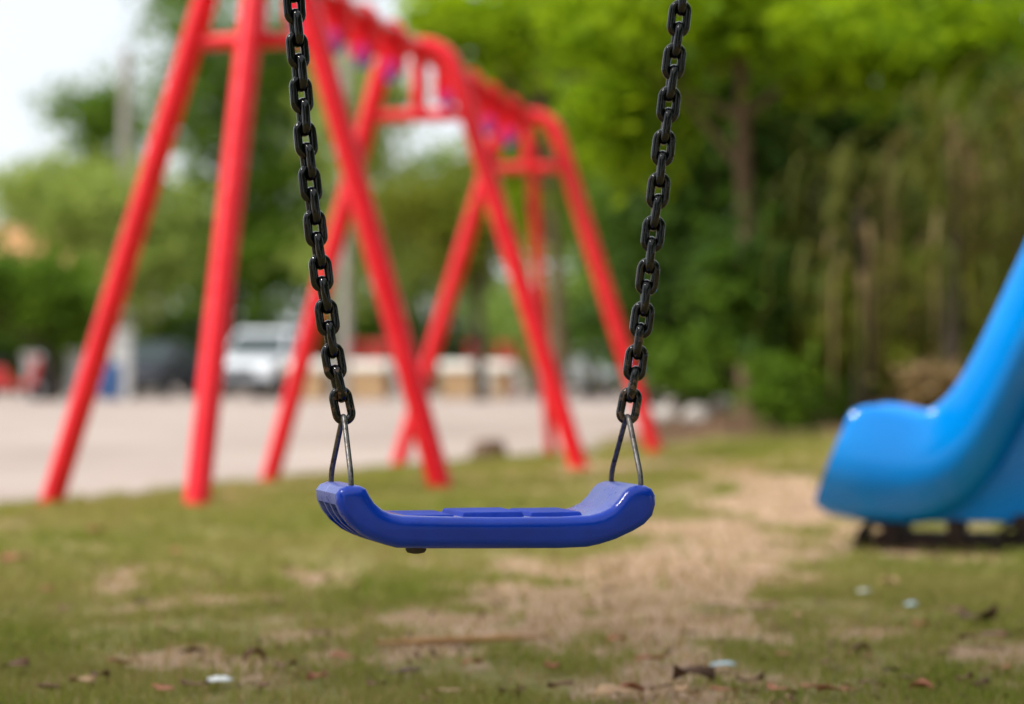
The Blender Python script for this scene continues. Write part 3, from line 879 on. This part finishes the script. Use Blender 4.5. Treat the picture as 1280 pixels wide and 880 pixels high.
for px, py, w, mi in ((104, 866, 40, 3), (126, 858, 30, 0), (240, 824, 36, 2), (318, 838, 30, 0), (430, 832, 34, 1), (84, 768, 24, 0), (180, 760, 26, 2), (120, 672, 20, 1), (122, 712, 16, 2), (210, 795, 40, 3), (300, 735, 22, 3),
                      (345, 762, 26, 0), (440, 740, 20, 3), (680, 700, 16, 0), (700, 868, 32, 0), (655, 798, 26, 3), (610, 750, 22, 0), (735, 765, 20, 3), (1190, 770, 26, 0), (1112, 850, 24, 2), (1040, 875, 40, 1), (1270, 800, 28, 0), (1030, 836, 30, 0),
                      (1170, 700, 22, 2), (760, 745, 18, 2), (20, 848, 40, 0), (560, 872, 34, 3), (1000, 780, 20, 3), (400, 800, 30, 0), (1180, 828, 26, 0), (36, 650, 18, 2), (290, 640, 12, 1), (160, 640, 14, 1), (900, 850, 30, 0), (850, 872, 30, 3), (480, 700, 14, 3), (790, 872, 36, 1), (825, 868, 30, 0), (905, 872, 34, 1), (1010, 868, 30, 1), (1090, 868, 34, 0), (1150, 872, 36, 1), (1205, 858, 28, 0), (690, 845, 26, 1), (640, 874, 34, 0), (590, 840, 24, 1), (1075, 822, 28, 0), (1250, 846, 30, 1),
                      (150, 838, 30, 1), (60, 870, 36, 0), (205, 872, 34, 1), (330, 868, 28, 0), (395, 858, 30, 1), (470, 866, 26, 0), (1150, 790, 24, 1), (1255, 770, 26, 0), (980, 825, 24, 1), (860, 800, 22, 0), (770, 812, 22, 1), (220, 700, 18, 1), (60, 745, 22, 1)):
    fallen('small dry leaf lying scattered on the short grass', px, py, w, mi, random.uniform(.2, .7), G)

# crumbs of dead leaves and twigs
M_crumb = leaf_mat('leaf_crumbs', [(.05, .028, .015), (.12, .06, .03), (.22, .12, .06), (.03, .02, .013), (.34, .22, .12)], .1)
n = 3600
cy_ = 3.4 + 10 * rng.random(n) ** 1.5; cx_ = (rng.random(n) * 2 - 1) * (.27 * cy_ + .3)
k_ = (fbm(cx_ * 2.5 + 30, cy_ * 2.5) > .47) & (cx_ > edge(cy_))
cx_, cy_ = cx_[k_], cy_[k_]
V, Q = leaf_quads(np.stack([cx_, cy_, gz(cx_, cy_) + .012], 1), .024, up=1.5)
tag(obj('leaf_litter', npmesh(V, Q), M_crumb), 'fine crumbs of dead leaves strewn through the grass', 'leaf litter', kind='stuff')

M_paper = mat('white_paper', (.78, .79, .80), .6)
M_bluep = mat('pale_blue_paper', (.42, .58, .66), .5)


def scrap(label, px, py, w, m, asp=.6):
    d = CH * F / (py - HY); X = (px - CX) / F * d; L = w / F * d
    v, f = [], []
    for i in range(6):
        for j in range(6):
            a, b = i / 5 - .5, j / 5 - .5
            r = 1 - .25 * (abs(a * b) * 4)
            v.append((a * L * r, b * L * asp * 1.5 * r, .010 + L * .07 * (math.sin(a * 5 + 1) * .4 + b * b) + random.uniform(0, .05) * L))
    for i in range(5):
        for j in range(5): f.append((i * 6 + j, i * 6 + j + 1, i * 6 + j + 7, i * 6 + j + 6))
    o = obj('litter_scrap', pydata(v, f), m, None, 179); so_ = o.modifiers.new('solid', 'SOLIDIFY'); so_.thickness = .0015
    o.location = (X, d, gzf(X, d) + .004); o.rotation_euler = (.1, 0, random.uniform(-.4, .4))
    tag(o, label, 'litter')


scrap('white scrap of paper lying in the grass below the swing, left', 275, 860, 32, M_paper)
scrap('pale blue crumpled scrap in the grass between dry leaves', 903, 838, 34, M_bluep, .3)
scrap('small white crumb of litter in front of the slide', 1080, 746, 20, M_paper, .5)
scrap('tiny pale blue scrap on the grass below the slide lip', 1138, 762, 16, M_bluep, .7)
# stick
d = CH * F / (808 - HY); pts = [P(x, y, d) for x, y in ((470, 803), (520, 804), (570, 808), (620, 809), (672, 813))]
M_stick = mottled('orange_stick', (.30, .15, .05), (.46, .25, .10), .8, 30, .4, 100, .003)
sx = pts[2].x; stick = MB().tube([(p.x - sx, (i - 2) * .008, .010 + .002 * i) for i, p in enumerate(pts)], [.004, .007, .008, .007, .003], 8).build('stick', M_stick, None, 60)
stick.location = (sx, d, gzf(sx, d)); tag(stick, 'long thin orange brown stick lying in the grass under the swing', 'stick')

# ------------------------------------------------------------------ vehicles
M_glass = mat('car_glass', (.05, .065, .07), .35, spec=.12); M_tyre = mat('tyre_rubber', (.018, .018, .018), .85)
M_rim = mat('wheel_metal', (.45, .45, .46), .4, .8); M_trim = mat('dark_trim', (.03, .03, .032), .6)
M_lamp = mat('headlamp', (.6, .62, .62), .15); M_tail = mat('tail_lamp', (.35, .01, .01), .3)


def vehicle(name, label, px, d, rz, paint, kind='pickup', s=1.0):
    X = (px - CX) / F * d; root = thing(name, label, 'pickup' if kind == 'pickup' else 'car', (X, d, gzf(X, d) + .006), rz); root.scale = (s, s, s)
    W = .88
    if kind == 'pickup':
        low = [(-2.5, .45), (-2.5, .92), (-2.42, 1.0), (-.45, 1.02), (.95, 1.06), (2.15, .98), (2.42, .86), (2.48, .45)]
        cab = [(-.5, 1.0), (-.42, 1.66), (-.2, 1.74), (.42, 1.74), (.62, 1.68), (1.22, 1.03)]
    else:
        low = [(-2.05, .35), (-2.1, .75), (-2.0, .92), (.9, .93), (1.85, .78), (2.08, .62), (2.08, .3)]
        cab = [(-1.75, .9), (-1.25, 1.36), (-.9, 1.45), (.1, 1.45), (.3, 1.4), (1.05, .9)]

    def prism(pr, w0, w1, zsplit):
        k = len(pr); z0, z1 = min(p[1] for p in pr), max(p[1] for p in pr)
        wd = lambda z: w0 + (w1 - w0) * (z - z0) / (z1 - z0)
        return MB().add([(x, -wd(z), z) for x, z in pr] + [(x, wd(z), z) for x, z in pr],
                        [tuple(range(k)), tuple(range(k, 2 * k))[::-1]] + [(i, (i + 1) % k, k + (i + 1) % k, k + i) for i in range(k)])
    prism(low, W, W * .97, 0).build('body', paint, root, 35, .06, 3)
    prism(cab, W * .94, W * .76, 0).build('cabin', paint, root, 35, .05, 3)
    zt = max(p[1] for p in cab); zb = cab[0][1] + .06
    a, b = cab[-2], cab[-1]                                      # windscreen
    def wd(z): return W * .94 + (W * .76 - W * .94) * (z - cab[0][1]) / (zt - cab[0][1])
    def pane(p, q, nm, m=M_glass):
        t0, t1 = .08, .93
        x0, z0 = p[0] + (q[0] - p[0]) * t0, p[1] + (q[1] - p[1]) * t0; x1, z1 = p[0] + (q[0] - p[0]) * t1, p[1] + (q[1] - p[1]) * t1
        nn = Vector((-(z1 - z0), 0, (x1 - x0))).normalized(); nn = nn if nn.z > 0 else -nn
        v = [Vector((x0, -wd(z0) + .07, z0)), Vector((x0, wd(z0) - .07, z0)), Vector((x1, wd(z1) - .07, z1)), Vector((x1, -wd(z1) + .07, z1))]
        MB().add([p_ + nn * .012 for p_ in v] + [p_ - nn * .01 for p_ in v], [(0, 1, 2, 3), (7, 6, 5, 4), (0, 4, 5, 1), (1, 5, 6, 2), (2, 6, 7, 3), (3, 7, 4, 0)]).build(nm, m, root, 30)
    pane(a, b, 'windscreen')
    pane(cab[1], cab[0], 'rear_window')
    for sg in (-1, 1):
        xa, xb = cab[0][0] + .28, cab[-1][0] - .55
        xm = (xa + xb) / 2 - .1
        for x0, x1, sk0, sk1 in ((xa, xm - .05, .12, 0), (xm + .05, xb, 0, -.28)):
            z0, z1 = zb + .02, zt - .14
            v = [Vector((x0, sg * (wd(z0) + .008), z0)), Vector((x1 + .22, sg * (wd(z0) + .008), z0)) if sk1 else Vector((x1, sg * (wd(z0) + .008), z0)), Vector((x1, sg * (wd(z1) + .008), z1)), Vector((x0 + sk0, sg * (wd(z1) + .008), z1))]
            MB().add(v + [p_ - Vector((0, sg * .02, 0)) for p_ in v], [(0, 1, 2, 3), (7, 6, 5, 4), (0, 4, 5, 1), (1, 5, 6, 2), (2, 6, 7, 3), (3, 7, 4, 0)]).build('side_window', M_glass, root, 30)
        MB().box((cab[-1][0] - .1, sg * (W + .09), zb + .1), (.1, .18, .14)).build('mirror', paint if kind != 'pickup' else M_trim, root, 40, .03)
        MB().box((low[-1][0] - .12, sg * W * .72, low[-2][1] - .12), (.16, .34, .15)).build('headlight', M_lamp, root, 40, .04)
        MB().box((low[0][0] + .03, sg * W * .84, .8), (.1, .16, .22)).build('tail_light', M_tail, root, 40, .02)
    MB().box((low[-1][0] + .02, 0, .43), (.22, W * 1.98, .2)).build('bumper', M_trim, root, 40, .05)
    MB().box((low[-1][0] - .02, 0, low[-2][1] - .14), (.1, W * .95, .16)).build('grille', M_trim, root, 40, .02)
    MB().box((0, 0, .36), (4.1, W * 1.8, .18)).build('underbody', M_trim, root, 40, .03)
    rw = .36 if kind == 'pickup' else .31
    for x in (low[0][0] + .95, low[-1][0] - .85):
        for sg in (-1, 1):
            w = MB().lathe([(rw * .6, -.11), (rw * .95, -.11), (rw, -.07), (rw, .07), (rw * .95, .11), (rw * .6, .11)], (x, sg * (W - .05), rw), 'Y', 22).build('wheel', M_tyre, root, 40)
            MB().lathe([(rw * .2, sg * .10), (rw * .58, sg * .115), (rw * .6, sg * .09)], (x, sg * (W - .05), rw), 'Y', 18).build('rim', M_rim, w, 40)
    return root


M_white = mat('silver_white_paint', (.66, .69, .73), .3, coat=.4); M_dcar = mat('dark_car_paint', (.03, .032, .05), .3, coat=.4); M_grey = mat('grey_car_paint', (.33, .34, .36), .3, coat=.4)
vehicle('pickup_truck', 'silver white pickup parked on the sandy lot under dark trees', 338, 56, R(-103), M_white, s=.93)
vehicle('parked_car', 'dark car parked left of the silver white pickup', 188, 62, R(-100), M_dcar, 'car')
vehicle('parked_car', 'grey car parked behind the far red leg near the thicket', 748, 66, R(-75), M_grey, 'car', .95)

# ------------------------------------------------------------------ stall tables and red chairs
M_cloth = mottled('cream_cloth', (.80, .76, .68), (.86, .83, .77), .8, 5); M_tan = mottled('tan_board', (.40, .25, .12), (.50, .33, .18), .8, 3)
M_chair = mottled('red_plastic', (.50, .03, .03), (.62, .05, .045), .4, 6)


def stall(label, px, d, w, rz):
    X = (px - CX) / F * d; root = thing('stall_table', label, 'table', (X, d, gzf(X, d) + .006), rz, 'cloth covered tables on the sandy lot')
    MB().box((0, 0, .84), (w, .62, .05)).build('table_top', M_tan, root, 40, .01)
    for sx_ in (-1, 1):
        for sy in (-1, 1): MB().box((sx_ * (w / 2 - .06), sy * .25, .41), (.05, .05, .82)).build('leg', M_trim, root, 40)
    MB().box((-w * .02, -.31, .36), (w * .94, .03, .66)).build('front_panel', M_tan, root, 40, .008)
    # cloth over the top, hanging short in front and long at the right side
    v, f = [], []
    prof = [(-.345, .66), (-.34, .72), (-.33, .85), (-.30, .875), (0, .88), (.30, .875), (.33, .85), (.34, .55)]
    xs_ = np.linspace(-w / 2 - .01, w / 2 + .01, 9)
    for x in xs_:
        for j, (y, z) in enumerate(prof): v.append((x, y + .012 * math.sin(x * 19 + j), z))
    k = len(prof)
    for i in range(8):
        for j in range(k - 1): f.append((i * k + j, i * k + j + 1, (i + 1) * k + j + 1, (i + 1) * k + j))
    b = len(v)
    for i, t_ in enumerate(np.linspace(0, 1, 8)):                # right end, bulging fold
        for j in range(9):
            y = -.34 + .68 * j / 8; v.append((w / 2 + .01 + .22 * math.sin(t_ * 2.2) + .02 * math.sin(j * 1.7), y - .06 * math.sin(t_ * 2), .875 - .78 * t_))
    for i in range(7):
        for j in range(8): f.append((b + i * 9 + j, b + i * 9 + j + 1, b + (i + 1) * 9 + j + 1, b + (i + 1) * 9 + j))
    c = MB().add(v, f).build('cloth', M_cloth, root, 60); s_ = c.modifiers.new('solid', 'SOLIDIFY'); s_.thickness = .012


stall('cream draped table with tan front, leftmost, beside the pickup', 386, 54, .92, R(-8))
stall('cream draped table seen just left of the near right red leg', 461, 54, .98, R(-10))
stall('cream draped table in the centre behind the swing chains', 577, 56, .86, R(-14))
stall('narrow cream draped table left of the middle red leg', 625, 57, .55, R(-14))


def chair(px, d, rz, label):
    X = (px - CX) / F * d; root = thing('plastic_chair', label, 'chair', (X, d, gzf(X, d) + .006), rz, 'red plastic chairs behind the tables')
    MB().box((0, 0, .43), (.42, .40, .035)).build('seat', M_chair, root, 40, .012)
    bk = MB()
    for i in range(4): bk.box((-.15 + .1 * i, .20, .66), (.055, .02, .38))
    bk.box((0, .20, .87), (.42, .028, .09)).build('backrest', M_chair, root, 40, .008)
    for a in (-1, 1):
        for b in (-1, 1): MB().tube([(a * .18, b * .17, .42), (a * .22, b * .21, 0)], [.02, .016], 8).build('leg', M_chair, root, 50)
        MB().tube([(a * .22, -.17, .42), (a * .23, -.16, .63), (a * .22, .19, .66)], .017, 8).build('armrest', M_chair, root, 50)
    return root


for k, (px, d, rz) in enumerate(((446, 55.6, 20), (468, 57.4, -15), (598, 58.6, 10), (630, 59.5, -20), (648, 58.9, 35))):
    chair(px, d, R(rz), ('red plastic chair left behind the draped table near the right red leg', 'red plastic chair right behind the draped table near the right red leg',
                         'red plastic chair behind the centre draped table', 'red plastic chair directly behind the narrow draped table', 'red plastic chair at the right end of the narrow table')[k]).scale = (1.25, 1.25, 1.5)

# ------------------------------------------------------------------ poles, house, posts, bin
M_conc = mottled('concrete_pole', (.30, .27, .24), (.40, .37, .33), .9, 3, .3, 30)


def pole(label, px, d, top_y, r, arm=True):
    X = (px - CX) / F * d; g = gzf(X, d); root = thing('utility_pole', label, 'pole', (X, d, g)); h = P(px, top_y, d).z - g
    MB().tube([(0, 0, -.1), (0, 0, h * .5), (0, 0, h)], [r, r * .85, r * .7], 12).build('shaft', M_conc, root, 60)
    if arm:
        MB().box((0, -.1, h - .5), (1.5, .1, .1)).build('crossarm', M_conc, root, 40, .01)
        for a in (-.6, 0, .6): MB().lathe([(.03, 0), (.06, .04), (.04, .09), (.06, .13), (.03, .18)], (a, -.1, h - .45), n=10).build('insulator', M_trim, root, 50)


pole('grey brown concrete utility pole left of the red frame', 157, 70, 62, .22, False)
pole('thin pale grey pole between the left chain and the near right leg', 431, 49, -40, .11)
pole('thin grey pole seen just before the middle red leg', 672, 60, 200, .10, False)

M_wall = mottled('cream_wall', (.60, .55, .47), (.68, .63, .55), .9, 2); M_roof = mottled('orange_roof', (.52, .21, .10), (.66, .32, .17), .85, 4)
hx, hd = (40 - CX) / F * 78, 78
house = thing('house', 'cream house with an orange tiled roof half hidden by trees at the left', 'house', (hx, hd, gzf(hx, hd)))
MB().box((0, 0, 1.9), (7.6, 5, 3.8)).build('wall', M_wall, house, 30)
rf = MB().add([(-4.3, -3, 3.7), (4.3, -3, 3.7), (4.3, 3, 3.7), (-4.3, 3, 3.7), (-2.4, 0, 5.4), (2.4, 0, 5.4)], [(0, 1, 5, 4), (1, 2, 5), (2, 3, 4, 5), (3, 0, 4), (3, 2, 1, 0)]).build('roof', M_roof, house, 20)
MB().box((0, -2.9, 2.9), (8.2, 1.0, .12)).build('awning', M_roof, house, 20, .02)
for x in (-2.4, 0, 2.4):
    w = MB().box((x, -2.52, 1.7), (1.2, .08, 1.3)).build('window', M_cloth, house, 30, .01)
    MB().box((x, -2.565, 1.7), (1.0, .02, 1.1)).build('pane', M_glass, w, 30)

M_wpost = mottled('white_wash', (.70, .68, .66), (.78, .76, .74), .8, 3); M_blueb = mat('blue_barrel', (.04, .12, .32), .5)


def gate_post(label, px, d, h, w):
    X = (px - CX) / F * d; root = thing('gate_post', label, 'post', (X, d, gzf(X, d)), 0, 'whitewashed posts at the far side of the lot')
    MB().box((0, 0, h / 2), (w, w, h)).build('shaft', M_wpost, root, 30, .02)
    MB().box((0, 0, h + .05), (w + .1, w + .1, .1)).build('cap', M_wpost, root, 30, .02)


gate_post('whitewashed post left of the thick tree trunk', 40, 53, .95, .30)
gate_post('whitewashed post right of the thick tree trunk', 93, 55, 1.05, .26)
gate_post('tall whitewashed post right of the left red leg, below the utility pole', 152, 58, 1.55, .40)
bx_, bd_ = (139 - CX) / F * 57, 57
br_ = thing('barrel', 'blue plastic barrel standing by the tall whitewashed post', 'barrel', (bx_, bd_, gzf(bx_, bd_)))
MB().lathe([(.20, 0), (.24, .03), (.25, .2), (.26, .22), (.25, .25), (.25, .55), (.26, .58), (.25, .61), (.24, .8), (.20, .85)], (0, 0, 0), n=20).build('shell', M_blueb, br_, 40)
MB().lathe([(.19, .85), (.19, .875), (.05, .88)], (0, 0, 0), n=20).build('lid', M_trim, br_, 40)

# motor scooter at the far left
sx_, sd_ = (14 - CX) / F * 52, 52
sc_ = thing('motor_scooter', 'red and dark motor scooter parked under the low tree at the far left', 'scooter', (sx_, sd_, gzf(sx_, sd_) + .006), R(10))
for x in (-.6, .6):
    w = MB().lathe([(.14, -.05), (.25, -.05), (.28, -.02), (.28, .02), (.25, .05), (.14, .05)], (x, 0, .28), 'Y', 20).build('wheel', M_tyre, sc_, 40)
    MB().lathe([(.04, -.06), (.14, -.04), (.14, .04), (.04, .06)], (x, 0, .28), 'Y', 14).build('rim', M_rim, w, 40)
MB().add([(x, y, z) for y in (-.13, .13) for x, z in ((-.85, .6), (-.75, .82), (-.1, .72), (.05, .4), (.35, .4), (.5, .95), (.62, .9), (.5, .3), (-.3, .25), (-.6, .45))],
         [tuple(range(10)), tuple(range(10, 20))[::-1]] + [(i, (i + 1) % 10, 10 + (i + 1) % 10, 10 + i) for i in range(10)]).build('body', M_chair, sc_, 40, .03)
MB().box((-.42, 0, .83), (.75, .26, .1)).build('seat', M_trim, sc_, 40, .04)
MB().tube([(.45, -.32, 1.02), (.52, 0, 1.0), (.45, .32, 1.02)], .018, 8).build('handlebar', M_trim, sc_, 50)
MB().tube([(.52, 0, 1.0), (.62, 0, .28)], .03, 8).build('fork', M_trim, sc_, 50)
MB().lathe([(.02, -.05), (.07, -.04), (.08, .02), (.05, .05)], (.6, 0, .93), 'X', 14).build('headlight', M_lamp, sc_, 50)

# ------------------------------------------------------------------ light, sky, camera
SUN_EL, SUN_AZ = R(54), R(-106)          # azimuth from +Y, towards -X: high, from the left and slightly ahead
w = bpy.data.worlds.new('World'); scn.world = w; w.use_nodes = True
nt = w.node_tree; bg = nt.nodes['Background']; bg.inputs['Strength'].default_value = .053
sky = nt.nodes.new('ShaderNodeTexSky'); sky.sky_type = 'NISHITA'; sky.sun_disc = False
sky.sun_elevation = SUN_EL; sky.sun_rotation = SUN_AZ; sky.air_density = 1.0; sky.dust_density = 3.0
tc = nt.nodes.new('ShaderNodeTexCoord'); nz = nt.nodes.new('ShaderNodeTexNoise'); nz.inputs['Scale'].default_value = 3.0; nz.inputs['Detail'].default_value = 6
rp = nt.nodes.new('ShaderNodeValToRGB'); rp.color_ramp.elements[0].position = .3; rp.color_ramp.elements[0].color = (.80,) * 3 + (1,); rp.color_ramp.elements[1].position = .7; rp.color_ramp.elements[1].color = (.95,) * 3 + (1,)
mx = nt.nodes.new('ShaderNodeMix'); mx.data_type = 'RGBA'; mx.inputs['B'].default_value = (5.4, 5.7, 6.0, 1)
nt.links.new(tc.outputs['Generated'], nz.inputs['Vector']); nt.links.new(nz.outputs['Fac'], rp.inputs['Fac']); nt.links.new(rp.outputs['Color'], mx.inputs['Factor'])
nt.links.new(sky.outputs['Color'], mx.inputs['A']); nt.links.new(mx.outputs['Result'], bg.inputs['Color'])

sl = bpy.data.lights.new('sun', 'SUN'); sl.energy = 1.5; sl.angle = R(10); sl.color = (1, .96, .89)
so2 = bpy.data.objects.new('sun', sl); COL.objects.link(so2)
dirv = Vector((math.sin(SUN_AZ) * math.cos(SUN_EL), math.cos(SUN_AZ) * math.cos(SUN_EL), math.sin(SUN_EL)))
so2.rotation_euler = (-dirv).to_track_quat('-Z', 'Y').to_euler(); so2.location = dirv * 30

cam = bpy.data.cameras.new('camera'); co = bpy.data.objects.new('camera', cam); COL.objects.link(co); scn.camera = co
cam.sensor_width = 36; cam.lens = F / 1280 * 36; cam.clip_start = .05; cam.clip_end = 3000
co.location = (0, 0, CH); co.rotation_euler = (R(90) + math.atan((HY - 440) / F), 0, 0)
cam.dof.use_dof = True; cam.dof.focus_distance = 3.06; cam.dof.aperture_fstop = 2.9; cam.dof.aperture_blades = 0

vs = scn.view_settings; vs.view_transform = 'Standard'; vs.look = 'None'; vs.gamma = 1; vs.use_curve_mapping = False; vs.exposure = 1.86
scn.cycles.use_denoising = True
scn.cycles.max_bounces = 6; scn.cycles.transparent_max_bounces = 4
